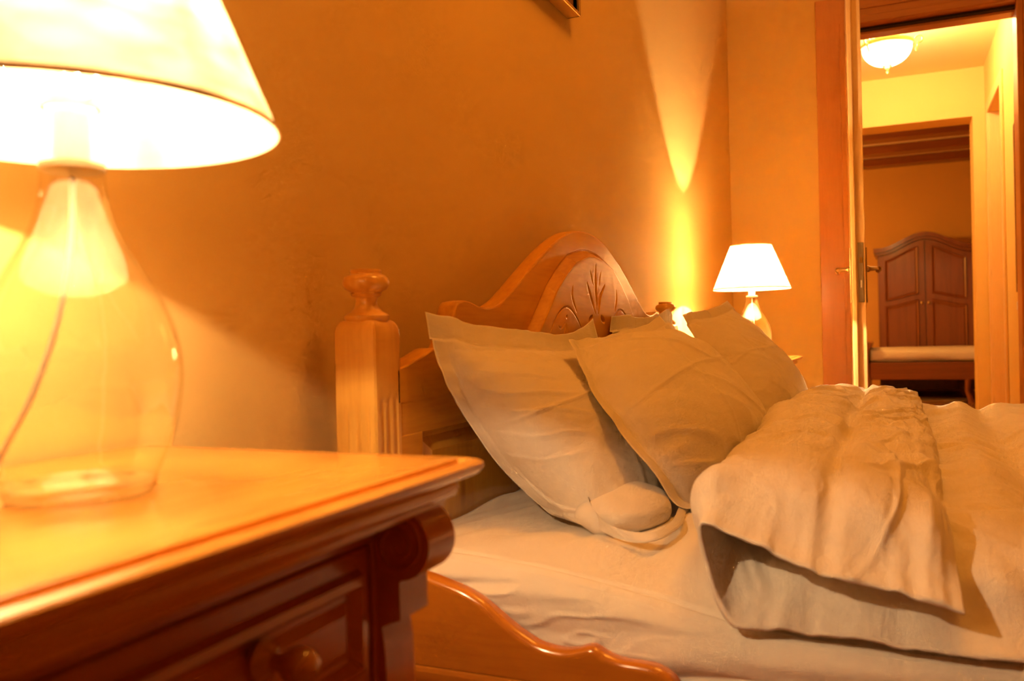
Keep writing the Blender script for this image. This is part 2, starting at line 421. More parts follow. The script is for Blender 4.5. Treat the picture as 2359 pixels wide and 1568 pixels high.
bm = bmesh.new(); tube(bm, [(0.09, .004, .16), (.02, .006, -.02), (.06, .004, -.10)], .003, 8)  # thin tube standing in for a shadow line on the wall
bm_obj('shadow_tube', bm, M_gold, t)

# hall ceiling lamp
hl = thing('ceiling_lamp', 'lit white glass bowl ceiling lamp with brass scroll arms in the hall', 'ceiling lamp', (5.4, -.0, 2.5))
M_bowl = emit('bowl_glow', (1., .78, .42), 9); M_bowl.cycles.emission_sampling = 'NONE'
bm = bmesh.new(); lathe(bm, [(.132*math.cos(a), -.165-.105*math.sin(a)) for a in [k*math.pi/2/12 for k in range(12)]]+[(.012, -.27)], n=48)
bm_obj('glass_bowl', bm, M_bowl, hl, auto=60)
bm = bmesh.new(); lathe(bm, [(.130, -.160), (.141, -.163), (.143, -.150), (.139, -.140), (.132, -.140), (.130, -.150)], n=48, cap=False); bm_obj('rim_ring', bm, M_gold, hl, auto=40)
bm = bmesh.new(); lathe(bm, [(.001, 0), (.045, 0), (.043, -.014), (.02, -.026), (.008, -.032), (.008, -.15), (.001, -.152)][::-1], n=32); bm_obj('canopy_stem', bm, M_gold, hl, auto=40)
bm = bmesh.new(); lathe(bm, [(.001, -.262), (.026, -.262), (.026, -.268), (.014, -.282), (.005, -.286), (.010, -.294), (.009, -.302), (.001, -.312)], n=24); bm_obj('finial', bm, M_brass, hl, auto=40)
for k in range(3):
    a = R(-98+120*k); ca, sa = math.cos(a), math.sin(a)
    pts = []
    for i in range(22):
        th = R(20+i*13.5); q = .026-.0006*i
        pts.append((.168-q*math.cos(th)*.9, -.150+q*math.sin(th)))
    pts += [(.160, -.185), (.150, -.200), (.154, -.212)]
    bm = bmesh.new(); tube(bm, [(p*ca, p*sa, z) for p, z in pts], .0045, 8); tube(bm, [(.008*ca, .008*sa, -.06), (.07*ca, .07*sa, -.10), (.14*ca, .14*sa, -.148)], .004, 8)
    bm_obj('scroll_arm', bm, M_gold, hl, auto=50)
light('hall_bulb', 'POINT', (5.4, 0, 2.41), 95, (1, .62, .26), .05)
light('hall_bulb_under', 'POINT', (5.4, 0, 2.15), 15, (1, .62, .22), .10)

# ------------------------------------------------------------------ far room
FX0, FX1 = HX1+.25, 11.05
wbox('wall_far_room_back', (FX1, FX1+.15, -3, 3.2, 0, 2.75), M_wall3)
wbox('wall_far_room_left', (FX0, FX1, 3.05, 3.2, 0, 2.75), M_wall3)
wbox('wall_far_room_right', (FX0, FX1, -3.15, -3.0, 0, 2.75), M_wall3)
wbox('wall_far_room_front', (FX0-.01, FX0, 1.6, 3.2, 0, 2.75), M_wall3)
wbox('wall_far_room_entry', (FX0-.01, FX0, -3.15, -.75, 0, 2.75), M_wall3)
wbox('ceiling_far_room', (HX1, FX1+.15, -3.15, 3.2, 2.66, 2.8), wall_mat('far_ceiling', (.88, .78, .58), .02))
for i, x in enumerate((7.7, 8.45, 9.2, 9.95, 10.7)):
    bm = bmesh.new(); box(bm, x, x+.22, -3, 3.05, 2.575, 2.66, .006)
    b = bm_obj('trim_beam', bm, M_darky); b.name = 'trim_%d' % (i+1); struct(b, 'dark wooden ceiling beam in the far room')
light('far_room_lamp', 'POINT', (8.6, 1.9, 1.9), 110, (1, .46, .08), .12)

# arched wardrobe against the far wall
WX = FX1-.62
wd = thing('wardrobe', 'dark two-door wardrobe with an arched top in the far room', 'wardrobe', (WX, -.33, 0))
def wtop(a): return 1.60+.155*(.5+.5*math.cos(math.pi*min(1, abs(a)/.46)))
def arch_poly(y0, y1, z0, f, n=28):
    ys = [y0+(y1-y0)*k/n for k in range(n+1)]
    return [(y0, z0)]+[(y, f(y)) for y in ys]+[(y1, z0)]
W2 = .49
bm = bmesh.new(); extrude_poly(bm, arch_poly(-W2+.02, W2-.02, .06, lambda y: wtop(y)-.03), 'x', .02, .58); bm_obj('carcass', bm, M_dark, wd)
bm = bmesh.new()
ys = [-W2-.02+(2*W2+.04)*k/40 for k in range(41)]
up_ = [(y, wtop(y)+.012) for y in ys]; lo_ = [(y, wtop(y)-.035) for y in ys[::-1]]
extrude_poly(bm, up_+lo_, 'x', -.05, .60)
lo2 = [(y*.97, wtop(y)-.034) for y in ys]; extrude_poly(bm, lo2+[(y*.97, wtop(y)-.065) for y in ys[::-1]], 'x', -.025, .59)
bm_obj('cornice', bm, M_dark, wd, auto=35)
for s in (-1, 1):
    y0, y1 = (.006, W2-.035) if s > 0 else (-W2+.035, -.006)
    bm = bmesh.new(); extrude_poly(bm, arch_poly(y0, y1, .12, lambda y: wtop(y)-.075), 'x', -.004, .02); dr = bm_obj('door', bm, M_dark, wd)
    def ptop(y): return wtop(y)-.13
    zb = lambda y: 1.03+.07*(.5+.5*math.cos(math.pi*min(1, abs(y)/.42)))
    a0, a1 = (y0+.06, y1-.055) if s > 0 else (y0+.055, y1-.06)
    for lo, hi in ((lambda y: zb(y), ptop), (lambda y: .22, lambda y: zb(y)-.055)):
        yy = [a0+(a1-a0)*k/20 for k in range(21)]
        bm = bmesh.new()
        o1 = [(y, hi(y)) for y in yy]+[(y, lo(y)) for y in yy[::-1]]
        cy = sum(p[0] for p in o1)/len(o1); cz = sum(p[1] for p in o1)/len(o1)
        o2 = [(cy+(p[0]-cy)*.86, cz+(p[1]-cz)*.90) for p in o1]
        A = [bm.verts.new((-.004, *p)) for p in o1]; A2 = [bm.verts.new((-.018, cy+(p[0]-cy)*.97, cz+(p[1]-cz)*.98)) for p in o1]; B = [bm.verts.new((-.006, *p)) for p in o2]; B2 = [bm.verts.new((-.012, cy+(p[0]-cy)*.95, cz+(p[1]-cz)*.97)) for p in o2]
        n = len(o1)
        for X, Y in ((A, A2), (A2, B), (B, B2)):
            for k in range(n): bm.faces.new((X[k], X[(k+1) % n], Y[(k+1) % n], Y[k]))
        bm.faces.new(B2)
        bm_obj('door_panel', bm, M_dark, dr)
    bm = bmesh.new(); lathe(bm, [(.006, -.004), (.006, -.02), (.014, -.028), (.001, -.034)], s*.035, 1.0, 12, axis='x'); bm_obj('door_knob', bm, M_brass, dr, auto=50)
for sx in (.04, .52):
    for sy in (-W2+.05, W2-.11):
        bm = bmesh.new(); box(bm, sx, sx+.06, sy, sy+.06, 0, .07, .006); bm_obj('foot', bm, M_dark, wd)

# bed in the far room, seen from its side
fb = thing('far_bed', 'low dark wooden bed frame in the far room before the wardrobe', 'bed', (9.35, -.4, 0))
bm = bmesh.new(); box(bm, 0, .035, -1.0, .62, .225, .395, .006); bm_obj('side_rail', bm, M_darky, fb)
bm = bmesh.new(); box(bm, .95, .985, -1.0, .62, .225, .395, .006); bm_obj('side_rail', bm, M_darky, fb)
bm = bmesh.new(); box(bm, .035, .95, -1.0, .62, .25, .28); bm_obj('slat_base', bm, M_darky, fb)
bm = bmesh.new(); extrude_poly(bm, [(.62, 0), (.70, 0), (.70, .50), (.76, .56), (.76, .59), (.60, .59), (.60, .56), (.63, .50)], 'x', -.01, 1.0); bm_obj('headboard', bm, M_darky, fb)
bm = bmesh.new(); extrude_poly(bm, [(-1.06, 0), (-1.0, 0), (-1.0, .45), (-1.06, .45)], 'x', -.01, 1.0); bm_obj('footboard', bm, M_darky, fb)
for x in (.0, .95):
    bm = bmesh.new(); tube(bm, [(x+.02, -.25, .23), (x+.02, -.24, .12), (x+.02, -.28, 0)], [.03, .022, .03], 12); bm_obj('leg', bm, M_dark, fb, auto=50)
u = np.linspace(0, 1, 60); v = np.linspace(0, 2*math.pi, 64, endpoint=False)
V_, U_ = np.meshgrid(v, u, indexing='ij')
yy = -1.39+1.60*U_+0*V_
ex = .46+.012*vnoise(N3(yy*3, V_*2), 5); 
P = np.stack([9.85+np.sign(np.cos(V_))*np.abs(np.cos(V_))**.35*ex, yy, .458+np.sign(np.sin(V_))*np.abs(np.sin(V_))**.5*(.074+.006*vnoise(N3(yy*2, V_*3), 6))], -1)
e0, e1 = P[:, :1].copy(), P[:, -1:].copy()
for e in (e0, e1):
    cc = e.mean(axis=0, keepdims=True); e[:] = cc+(e-cc)*.02
P = np.concatenate([e0, P, e1], 1)
mt = grid_obj('mattress', P, M_sheet, origin=(9.85, -.6, .385), wrapu=True); mt.location = (9.85, -.6, .385)
tag(mt, 'white covered mattress lying on the dark bed in the far room', 'mattress')
bm = bmesh.new(); lathe(bm, [(.46, 0), (.47, .004), (.46, .012), (.30, .014), (.001, .014)], n=48)
rg = bm_obj('round_rug', bm, plain('rug_wool', (.62, .44, .16), .95)); rg.location = (9.75, -.30, .001); rg.scale = (.55, .85, 1)
tag(rg, 'pale oval rug on the dark floor of the far room', 'rug')

# ------------------------------------------------------------------ picture on the headboard wall
pf = thing('picture_frame', 'dark wooden picture frame with a gilt edge high on the headboard wall', 'picture', (1.72, .699, 1.505))
pw, ph = .25, .60
bm = bmesh.new()
for (x0, x1, z0, z1) in ((-pw, pw, 0, .008), (-pw, pw, ph-.008, ph), (-pw, -pw+.008, 0, ph), (pw-.008, pw, 0, ph)): box(bm, x0, x1, -.034, 0, z0, z1, .002)
bm_obj('gilt_edge', bm, M_gold, pf)
bm = bmesh.new()
for (x0, x1, z0, z1) in ((-pw+.008, pw-.008, .008, .04), (-pw+.008, pw-.008, ph-.04, ph-.008), (-pw+.008, -pw+.04, .008, ph-.008), (pw-.04, pw-.008, .008, ph-.008)): box(bm, x0, x1, -.028, 0, z0, z1, .003)
bm_obj('frame_moulding', bm, M_frame, pf)
bm = bmesh.new(); box(bm, -pw+.04, pw-.04, -.012, -.006, .04, ph-.04); bm_obj('picture_sheet', bm, plain('print_paper', (.45, .33, .2), .6), pf)

# ------------------------------------------------------------------ nightstand
def nightstand(name, label, ox, mirror=False):
    """root at floor centre of the back edge; local x -.28..+.28, front is -y"""
    t = thing(name, label, 'nightstand', (ox, .69, 0), 'pine nightstands beside the double bed')
    W, D = .250, .375
    # moulded top: profile swept round left, front, right sides by inset
    bm = bmesh.new()
    prof = [(0., .625), (.010, .6245), (.012, .632), (.016, .634), (.0225, .6345), (.028, .637), (.0315, .6415), (.0315, .6455), (.0290, .6473), (.0250, .6485), (.0210, .6477), (.0180, .6458),
            (.0160, .6438), (.0146, .6434), (.0134, .6495), (.0115, .6500), (-.004, .650)]
    prof = [(.0, .610), (.004, .612), (.005, .617), (.012, .620), (.014, .626)]+prof[2:]
    loops = []
    bx, fy = .219, -.345
    for o_, z in prof:
        x1 = bx+o_; y1 = fy-o_; rr = .004+max(o_, 0)*.35
        pts = [(-x1, 0)]
        for k in range(7):
            a = math.pi+math.pi/2*k/6; pts.append((-x1+rr+rr*math.cos(a), y1+rr+rr*math.sin(a)))
        for k in range(7):
            a = 1.5*math.pi+math.pi/2*k/6; pts.append((x1-rr+rr*math.cos(a), y1+rr+rr*math.sin(a)))
        pts.append((x1, 0))
        loops.append([bm.verts.new((p[0], p[1], z)) for p in pts])
    n = len(loops[0])
    for a, b in zip(loops, loops[1:]):
        for k in range(n): bm.faces.new((a[k], a[(k+1) % n], b[(k+1) % n], b[k]))
    bm.faces.new(loops[-1]); bm.faces.new(loops[0])
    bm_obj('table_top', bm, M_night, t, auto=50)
    fz = -.315                                  # front plane of the carcass
    bm = bmesh.new()
    box(bm, -.215, -.195, fz+.02, -.005, .05, .610); box(bm, .195, .215, fz+.02, -.005, .05, .610)
    box(bm, -.195, .195, -.015, -.005, .05, .610); box(bm, -.195, .195, fz+.02, -.015, .05, .07)
    box(bm, -.215, .215, fz, fz+.02, .592, .610, .002)            # frieze rail
    box(bm, -.215, .215, fz, fz+.02, .465, .478, .002)            # rail under the drawer
    box(bm, -.215, .215, fz, fz+.02, .05, .09, .002)
    box(bm, -.215, -.163, fz, fz+.02, .09, .610, .002); box(bm, .163, .215, fz, fz+.02, .09, .610, .002)
    bm_obj('carcass', bm, M_nightz_shade, t)
    # drawer front with raised field
    bm = bmesh.new(); x0, x1, z0, z1 = -.161, .161, .480, .590
    box(bm, x0, x1, fz+.002, fz+.022, z0, z1, .003)
    def ringq(i, y): return [bm.verts.new(p) for p in ((x0+i, y, z0+i), (x1-i, y, z0+i), (x1-i, y, z1-i), (x0+i, y, z1-i))]
    L_ = [ringq(.014, fz+.003), ringq(.018, fz-.006), ringq(.024, fz-.007), ringq(.030, fz+.001), ringq(.034, fz+.001), ringq(.042, fz-.004)]
    for a, b in zip(L_, L_[1:]):
        for k in range(4): bm.faces.new((a[k], a[(k+1) % 4], b[(k+1) % 4], b[k]))
    bm.faces.new(L_[-1])
    dr = bm_obj('drawer', bm, M_nfront_shade, t)
    bm = bmesh.new(); lathe(bm, [(.013, fz-.004), (.014, fz-.008), (.010, fz-.011), (.0055, fz-.014), (.0055, fz-.020), (.010, fz-.026), (.0125, fz-.033), (.0118, fz-.040), (.007, fz-.045), (.001, fz-.0465)], 0.026, .5485, 28, axis='y')
    bm_obj('drawer_knob', bm, wood_mat('knob_wood', (.5, .2, .05), (.3, .1, .02), 'y', .15, .9, knots=False), dr, auto=50)
    # cupboard door below
    bm = bmesh.new(); z0, z1 = .092, .463
    box(bm, x0, x1, fz+.002, fz+.022, z0, z1, .003)
    L_ = [ringq(.030, fz+.003), ringq(.034, fz-.005), ringq(.042, fz+.0015), ringq(.055, fz-.003)]
    for a, b in zip(L_, L_[1:]):
        for k in range(4): bm.faces.new((a[k], a[(k+1) % 4], b[(k+1) % 4], b[k]))
    bm.faces.new(L_[-1]); dd = bm_obj('door', bm, M_nightz_shade, t)
    bm = bmesh.new(); lathe(bm, [(.010, fz+.001), (.0055, fz-.014), (.0125, fz-.030), (.001, fz-.042)], -.14, .30, 20, axis='y'); bm_obj('door_knob', bm, M_dark, dd, auto=50)
    # scroll corbels at the front corners
    for s in (-1, 1):
        bm = bmesh.new(); cy, cz, r = fz-.020, .5895, .0275
        pts = [(fz+.005, .612)]
        for k in range(0, 18):
            a = R(100+k*9.7); pts.append((cy+r*math.cos(a)*(1), cz+r*math.sin(a)))
        # straight block below the scroll, then a step back and a second swelling
        pts += [(fz-.0205, .5605), (fz-.0205, .531), (fz-.012, .528), (fz-.0035, .524), (fz-.006, .505), (fz-.007, .47), (fz-.006, .12), (fz-.012, .11), (fz-.012, .05), (fz+.005, .05)]
        xa, xb = sorted((s*.168, s*.211))
        extrude_poly(bm, pts, 'x', xa, xb)
        cb = bm_obj('corbel', bm, M_nightz_shade, t, auto=32)
        # carved spiral on both cheeks
        for xs in (xa, xb):
            bm = bmesh.new(); sp = []
            for k in range(60):
                a = R(95+k*11); q = r*.80*(1-k/75)
                sp.append((xs, cy+q*math.cos(a), cz+q*math.sin(a)))
            tube(bm, sp, [.0022*(1-k/90) for k in range(60)], 6); bm_obj('spiral', bm, M_nightz_shade, cb, auto=60)
    for sx in (-.19, .19):
        for sy in (-.29, -.03):
            bm = bmesh.new(); lathe(bm, [(.016, 0), (.022, .01), (.024, .03), (.018, .05)], sx, sy, 20); bm_obj('foot', bm, M_nightz_shade, t, auto=50)
    return t
ns = nightstand('nightstand', 'varnished pine nightstand with a drawer and scroll corbels, nearest the camera', .411)
ns2 = copy_tree(ns); ns2.location = (3.20, .69, 0)
ns2['label'] = 'pine nightstand on the far side of the bed, mostly hidden behind the pillows'

# ------------------------------------------------------------------ table lamp
def table_lamp(loc, label):
    t = thing('table_lamp', label, 'lamp', loc, 'clear glass bottle lamps on the nightstands')
    prof = [(.0455, .0015), (.0475, .004), (.0478, .010), (.0520, .020), (.0585, .036), (.0635, .055), (.0662, .075), (.0660, .088), (.0640, .102), (.0585, .120),
            (.0505, .137), (.0420, .151), (.0340, .164), (.0275, .177), (.0232, .190), (.0208, .203), (.0200, .215), (.0203, .222)]
    pr = catmull([(a, 0, b) for a, b in prof], 90)[:, [0, 2]]
    bm = bmesh.new(); lathe(bm, pr, n=96, cap=False); bm_obj('glass_bottle', bm, M_glass, t, auto=60)
    bm = bmesh.new(); lathe(bm, [(.001, .0035), (.030, .0028), (.0450, .0012), (.0470, .0035), (.0465, .0095), (.041, .0115), (.033, .0095), (.018, .0135), (.001, .0165)], n=72, cap=False)
    bm_obj('bottle_foot', bm, M_base, t, auto=60)
    bm = bmesh.new(); lathe(bm, [(.0175, .216), (.0205, .2175), (.0205, .221), (.017, .2225)], n=40)
    bm_obj('neck_collar', bm, M_steel, t, auto=40)
    bm = bmesh.new(); lathe(bm, [(.010, .2225), (.0115, .224), (.0115, .272), (.010, .276)], n=40)
    so = bm_obj('lamp_holder', bm, M_white, t, auto=40)
    bm = bmesh.new(); cu = [(0, 0, .214), (-.002, .001, .17), (-.010, .004, .12), (-.026, .010, .07), (-.043, .020, .030), (-.0485, .024, .014), (-.062, .036, .0035), (-.10, .07, .0033), (-.15, .12, .0033), (-.20, .165, .0033)]
    tube(bm, catmull(cu, 60), .0019, 8); bm_obj('cord', bm, M_cord, t, auto=60)
    bm = bmesh.new(); br = .023
    lathe(bm, [(.012, .273), (.013, .279)]+[(br*math.sin(a), .304-br*math.cos(a)) for a in np.linspace(.75, math.pi-.02, 16)], n=32)
    bm_obj('bulb', bm, M_glass, t, auto=60)
    bm = bmesh.new(); tube(bm, [(-.006, 0, .282), (-.009, 0, .298), (-.0115, 0, .3215), (0, .0115, .3235), (.0115, 0, .3215), (.009, 0, .298), (.006, 0, .282)], .0005, 6); bm_obj('filament', bm, M_bulb, t.children[-1], auto=60)
    rb, zb, rt, zt = .1345, .245, .0705, .402
    bm = bmesh.new(); lathe(bm, [(rb+(rt-rb)*k/10, zb+(zt-zb)*k/10) for k in range(11)], n=96, cap=False); sh = bm_obj('lamp_shade', bm, M_shade, t, auto=60)
    for r_, z_, nm in ((rb, zb, 'bottom_binding'), (rt, zt, 'top_binding')):
        bm = bmesh.new(); k = (rt-rb)/(zt-zb)
        s_ = 1 if r_ == rb else -1
        z2 = z_+s_*.004
        lathe(bm, [(r_-.0006, z_-.0004), (r_+.0009, z_-.0004), (r_+k*(z2-z_)+.0009, z2), (r_+k*(z2-z_)-.0006, z2), (r_-.0006, z_-.0004)], n=96, cap=False); bm_obj(nm, bm, M_shade, sh, auto=50)
    bm = bmesh.new()
    zf = .375; rf = rb+(rt-rb)*(zf-zb)/(zt-zb)
    for k in range(3):
        a = R(25+120*k); tube(bm, [(.017*math.cos(a), .017*math.sin(a), .262), (.038*math.cos(a), .038*math.sin(a), .268), (.043*math.cos(a), .043*math.sin(a), .33), (rf*math.cos(a), rf*math.sin(a), zf)], .0012, 6)
    lathe(bm, [(.0155, .258), (.0185, .258), (.0185, .264), (.0155, .264), (.0155, .258)], n=32, cap=False)
    bm_obj('shade_carrier', bm, M_white, t, auto=50)
    return t
def lamp_light(loc, watt):
    return light('bulb_light', 'POINT', (loc[0], loc[1], loc[2]+.309), watt, LAMP, .006)
lamp_light((.415, .500, .650), 9.6); lamp_light((3.18, .458, .650), 40.)
lp1 = table_lamp((.415, .500, .650), 'large blurred glass bottle lamp with a cream shade, on the near nightstand')
lp2 = copy_tree(lp1); lp2.location = (3.18, .458, .650); lp2.rotation_euler = (0, 0, R(70))
lp2['label'] = 'small distant glass bottle lamp glowing white beyond the pillows, by the door'

# ------------------------------------------------------------------ bed
bed = thing('double_bed', 'orange pine double bed with a carved arched headboard', 'bed', (1.785, .60, 0))
BO = bed.location
HC = 1.785
def bed_post(name, x0, y0, w, h_fin=True):
    """square post with fluted faces, chamfered shoulder and turned finial; x0,y0 = low corner"""
    cx, cy = x0+w/2, y0+w/2; n = 26; h = w/2
    def ringpts(z, sc, flute):
        pts = []
        for side in range(4):
            for k in range(n):
                t = -1+2*k/n; q = abs(t)
                rc = 1-.10*max(0, (q-.9)/.1)**2
                dep = 0
                for c in (-.5, 0, .5):
                    dep = max(dep, math.sqrt(max(0, 1-((t-c)/.16)**2)))
                dd = 1*rc-flute*dep*.085
                x, y = {0: (t, -dd), 1: (dd, t), 2: (-t, dd), 3: (-dd, -t)}[side]
                pts.append((cx+x*h*sc, cy+y*h*sc, z))
        return pts
    zs = [0, .08, .10]+[.14+.05*k for k in range(10)]+[.640, .655, .662, .667, .671, .674]+[.68, .72, .757]
    zs = sorted(set(zs)); bm = bmesh.new(); prev = None
    rows = []
    for z in zs:
        fl = 0 if z < .11 else float(np.clip((.673-z)/.022, 0, 1))**.5
        rows.append(ringpts(z, 1, fl))
    for z, sc in ((.762, .985), (.768, .93), (.7725, .84), (.7745, .74)): rows.append(ringpts(z, sc, 0))
    V = [[bm.verts.new(p) for p in r] for r in rows]; m = len(V[0])
    for a, b in zip(V, V[1:]):
        for k in range(m): bm.faces.new((a[k], a[(k+1) % m], b[(k+1) % m], b[k]))
    bm.faces.new(V[0]); bm.faces.new(V[-1])
    p = bm_obj(name, bm, M_pinez, bed, origin=BO, auto=28)
    pr = [(.024, .770), (.0275, .7735), (.0297, .777), (.0297, .7805), (.0275, .783), (.0225, .7855), (.0175, .790), (.0145, .795), (.0137, .800), (.0150, .8045), (.0190, .8065), (.0205, .8090), (.0195, .8108),
          (.0215, .8125), (.0270, .8155), (.0300, .8205), (.0305, .8245), (.0290, .8295), (.0245, .8335), (.0205, .8350), (.0200, .8365), (.0208, .8385), (.0200, .8410), (.001, .8412)]
    bm = bmesh.new(); lathe(bm, pr, cx, cy, 56); bm_obj('finial', bm, M_pinez, p, origin=BO, auto=38)
    return p
PX = .935; PW = .063
bed_post('post', PX, .600, PW)
bed_post('post', 2*HC-PX-PW, .600, PW)

# headboard crest: carved height field
A_ = [0, .04, .12, .20, .265, .32, .374, .415, .45, .485, .52, .548, .575, .602, .618, .628, .640, .70, .77, .80]
Z_ = [.9665, .9650, .9530, .9260, .8980, .8705, .8430, .8225, .8065, .7965, .7935, .7965, .8020, .8020, .7960, .778, .752, .731, .712, .706]
AA = [0, .05, .13, .19, .245, .29, .345, .40, .43]
AZ = [.9275, .9245, .9080, .8780, .8440, .8060, .7610, .715, .69]
def ztop(x): return np.interp(np.abs(x-HC), A_, Z_) if False else interp1(np.abs(x-HC), A_, Z_)
SC = .582/.607
def sp(pts): return [(p[0]*SC, .75+(p[1]-.75)*SC) for p in pts]
strokes = [([(1.8585, .9036), (1.8562, .8592), (1.8612, .8037)], .0034), ([(1.7964, .8621), (1.8189, .8338), (1.8513, .7947)], .0030), ([(1.9226, .8621), (1.8881, .8328), (1.872, .795)], .0034),
    ([(1.8182, .8908), (1.8272, .8786), (1.8383, .8584)], .0020), ([(1.8963, .8913), (1.8877, .8769), (1.8821, .8587)], .0020), ([(1.7039, .851), (1.6993, .83), (1.7238, .7975)], .0022), ([(2.013, .854), (2.0142, .8315), (1.9988, .8019)], .0024),
    ([(1.5600, .7475), (1.5974, .78), (1.6395, .802), (1.6737, .8063), (1.7078, .7943), (1.7468, .7673), (1.76, .75)], .0018), ([(1.97, .765), (1.9868, .7829), (2.0239, .804), (2.0544, .8063), (2.0848, .7961), (2.1124, .782), (2.14, .762)], .0018),
    ([(1.6639, .7895), (1.6635, .783)], .0022), ([(2.068, .789), (2.068, .783)], .0022), ([(1.6126, .768), (1.6286, .7629), (1.6501, .7738)], .0016), ([(1.6564, .7731), (1.6443, .7499)], .0016), ([(1.6606, .7717), (1.6635, .7526)], .0016),
    ([(1.828, .790), (1.806, .775)], .0055), ([(1.892, .790), (1.914, .775)], .0055)]
def carve(X, Z):
    D = np.zeros_like(X)
    for pts, w in strokes:
        c = catmull([(p[0], 0, p[1]) for p in sp(pts)], 26)[:, [0, 2]]
        x0, x1, z0, z1 = c[:, 0].min()-.02, c[:, 0].max()+.02, c[:, 1].min()-.01, c[:, 1].max()+.01
        msk = (X > x0) & (X < x1) & (Z > z0) & (Z < z1)
        if not msk.any(): continue
        c = c*np.array([.45, 1]); q = np.stack([X[msk]*.45, Z[msk]], -1); best = np.zeros(len(q))
        for k in range(len(c)-1):
            a, b = c[k], c[k+1]; ab = b-a; t = np.clip(((q-a)@ab)/(ab@ab), 0, 1)
            d = np.linalg.norm(q-a-t[:, None]*ab, axis=1)
            s = (k+t)/(len(c)-1); ww = w*(.35+.65*np.sin(np.pi*np.clip(s, 0, 1)))
            best = np.maximum(best, np.clip(1-d/ww, 0, 1)*ww*2.2)
        D[msk] = np.maximum(D[msk], best)
    return D
xs = np.concatenate([np.linspace(.990, 1.13, 50, endpoint=False), np.linspace(1.13, 1.50, 150, endpoint=False), np.linspace(1.50, 2.06, 430, endpoint=False), np.linspace(2.06, 2.44, 150, endpoint=False), np.linspace(2.44, 2.58, 50)])
zt_ = ztop(xs); vz = np.linspace(0, 1, 190)
X = np.repeat(xs[:, None], len(vz), 1); Z = .665+(zt_[:, None]-.665)*vz[None, :]
arch = np.interp(np.abs(X-HC), AA, AZ, right=.60); slope = np.abs(np.gradient(np.interp(np.abs(xs-HC), AA, AZ, right=.60), xs))[:, None]
ds = (arch-Z)/np.sqrt(1+slope**2)
Yf = .600-.018*sstep(0, .014, ds)-.0015*np.exp(-((ds+.004)/.002)**2)*0
Yf = Yf+.0025*np.exp(-((ds+.001)/.0022)**2)           # sunk line round the raised field
Yf = Yf+carve(X, Z)
P = np.stack([X, Yf, Z], -1)
# rounded top edge and back
sl = np.gradient(zt_, xs); nl = np.sqrt(1+sl**2); nx, nz = -sl/nl, 1/nl
rows = [P]
for dy, dn in ((.0012, .0022), (.004, .003), (.012, .0032), (.022, .0032), (.030, .0026), (.033, 0.)):
    rows.append(np.stack([xs+nx*dn, .600+dy+0*xs, zt_+nz*dn], -1)[:, None])
rows.append(np.stack([xs, .633+0*xs, .665+0*xs], -1)[:, None])
rows.append(np.stack([xs, .600+0*xs, .665+0*xs], -1)[:, None])
P = np.concatenate(rows, 1)
hb = grid_obj('headboard', P, M_head, bed, origin=BO, flip=False)
# lower headboard: stiles, rails, sunk panels
bm = bmesh.new()
box(bm, .993, 2*HC-.993, .601, .630, .620, .668)
for x0, x1 in ((.993, 1.052), (HC-.05, HC+.05), (2*HC-1.052, 2*HC-.993)): box(bm, x0, x1, .600, .630, .20, .621, .002)
box(bm, 1.052, 2*HC-1.052, .601, .630, .20, .30)
bm_obj('headboard_frame', bm, M_head, bed, origin=BO)
for x0, x1 in ((1.052, HC-.05), (HC+.05, 2*HC-1.052)):
    bm = bmesh.new(); box(bm, x0, x1, .612, .624, .30, .620)
    def rq(i, y): return [bm.verts.new(p) for p in ((x0+i, y, .30+i), (x1-i, y, .30+i), (x1-i, y, .62-i), (x0+i, y, .62-i))]
    L_ = [rq(.001, .611), rq(.008, .613), rq(.030, .603)]
    for a, b in zip(L_, L_[1:]):
        for k in range(4): bm.faces.new((a[k], a[(k+1) % 4], b[(k+1) % 4], b[k]))
    bm.faces.new(L_[-1]); bm_obj('headboard_panel', bm, M_headz, bed, origin=BO)

# side rails with the shaped wing next to the headboard
RW = [(.600, .470), (.555, .4745), (.520, .471), (.4962, .4654), (.471, .4583), (.4464, .4475), (.4265, .434), (.4068, .4205), (.3873, .4097), (.3738, .4040), (.3489, .4010), (.33, .4039), (.3165, .4085), (.3080, .4085), (.2960, .4025), (.2789, .3978), (.2576, .397), (.2400, .3955), (.2249, .3893), (.2150, .378), (.209, .362)]
rc = [(p[0], p[1]-.004) for p in RW]
for xa in (.903, 2*HC-.903-.026):
    ys_ = catmull([(p[0], 0, p[1]) for p in rc], 90)[:, [0, 2]]
    r_ = .009; th = .026
    cols = []
    d = np.gradient(ys_, axis=0); nrm = np.stack([d[:, 1], -d[:, 0]], -1); nrm /= np.linalg.norm(nrm, axis=1)[:, None]
    nrm *= np.sign(nrm[:, 1:2])
    sec = [(0, None)]+[(r_-r_*math.cos(a), -r_+r_*math.sin(a)) for a in np.linspace(0, math.pi/2, 7)]+[(th-r_+r_*math.sin(a), -r_+r_*math.cos(a)) for a in np.linspace(0, math.pi/2, 7)]+[(th, None)]
    rows = []
    for dx, dn in sec:
        if dn is None: q = np.stack([np.full(90, xa+dx), ys_[:, 0], np.full(90, .359)], -1)
        else: q = np.stack([np.full(90, xa+dx), ys_[:, 0]+nrm[:, 0]*dn, ys_[:, 1]+nrm[:, 1]*dn], -1)
        rows.append(q[:, None])
    P = np.concatenate(rows, 1)
    wg = grid_obj('rail_wing', P, M_rail, bed, origin=BO)
    bm = bmesh.new(); box(bm, xa-.004, xa+th, -1.42, .600, .20, .3585, .006); bm_obj('side_rail', bm, M_rail, bed, origin=BO)
bm = bmesh.new(); box(bm, .95, 2*HC-.95, -1.42, .598, .26, .285); bm_obj('slat_base', bm, M_piney, bed, origin=BO)
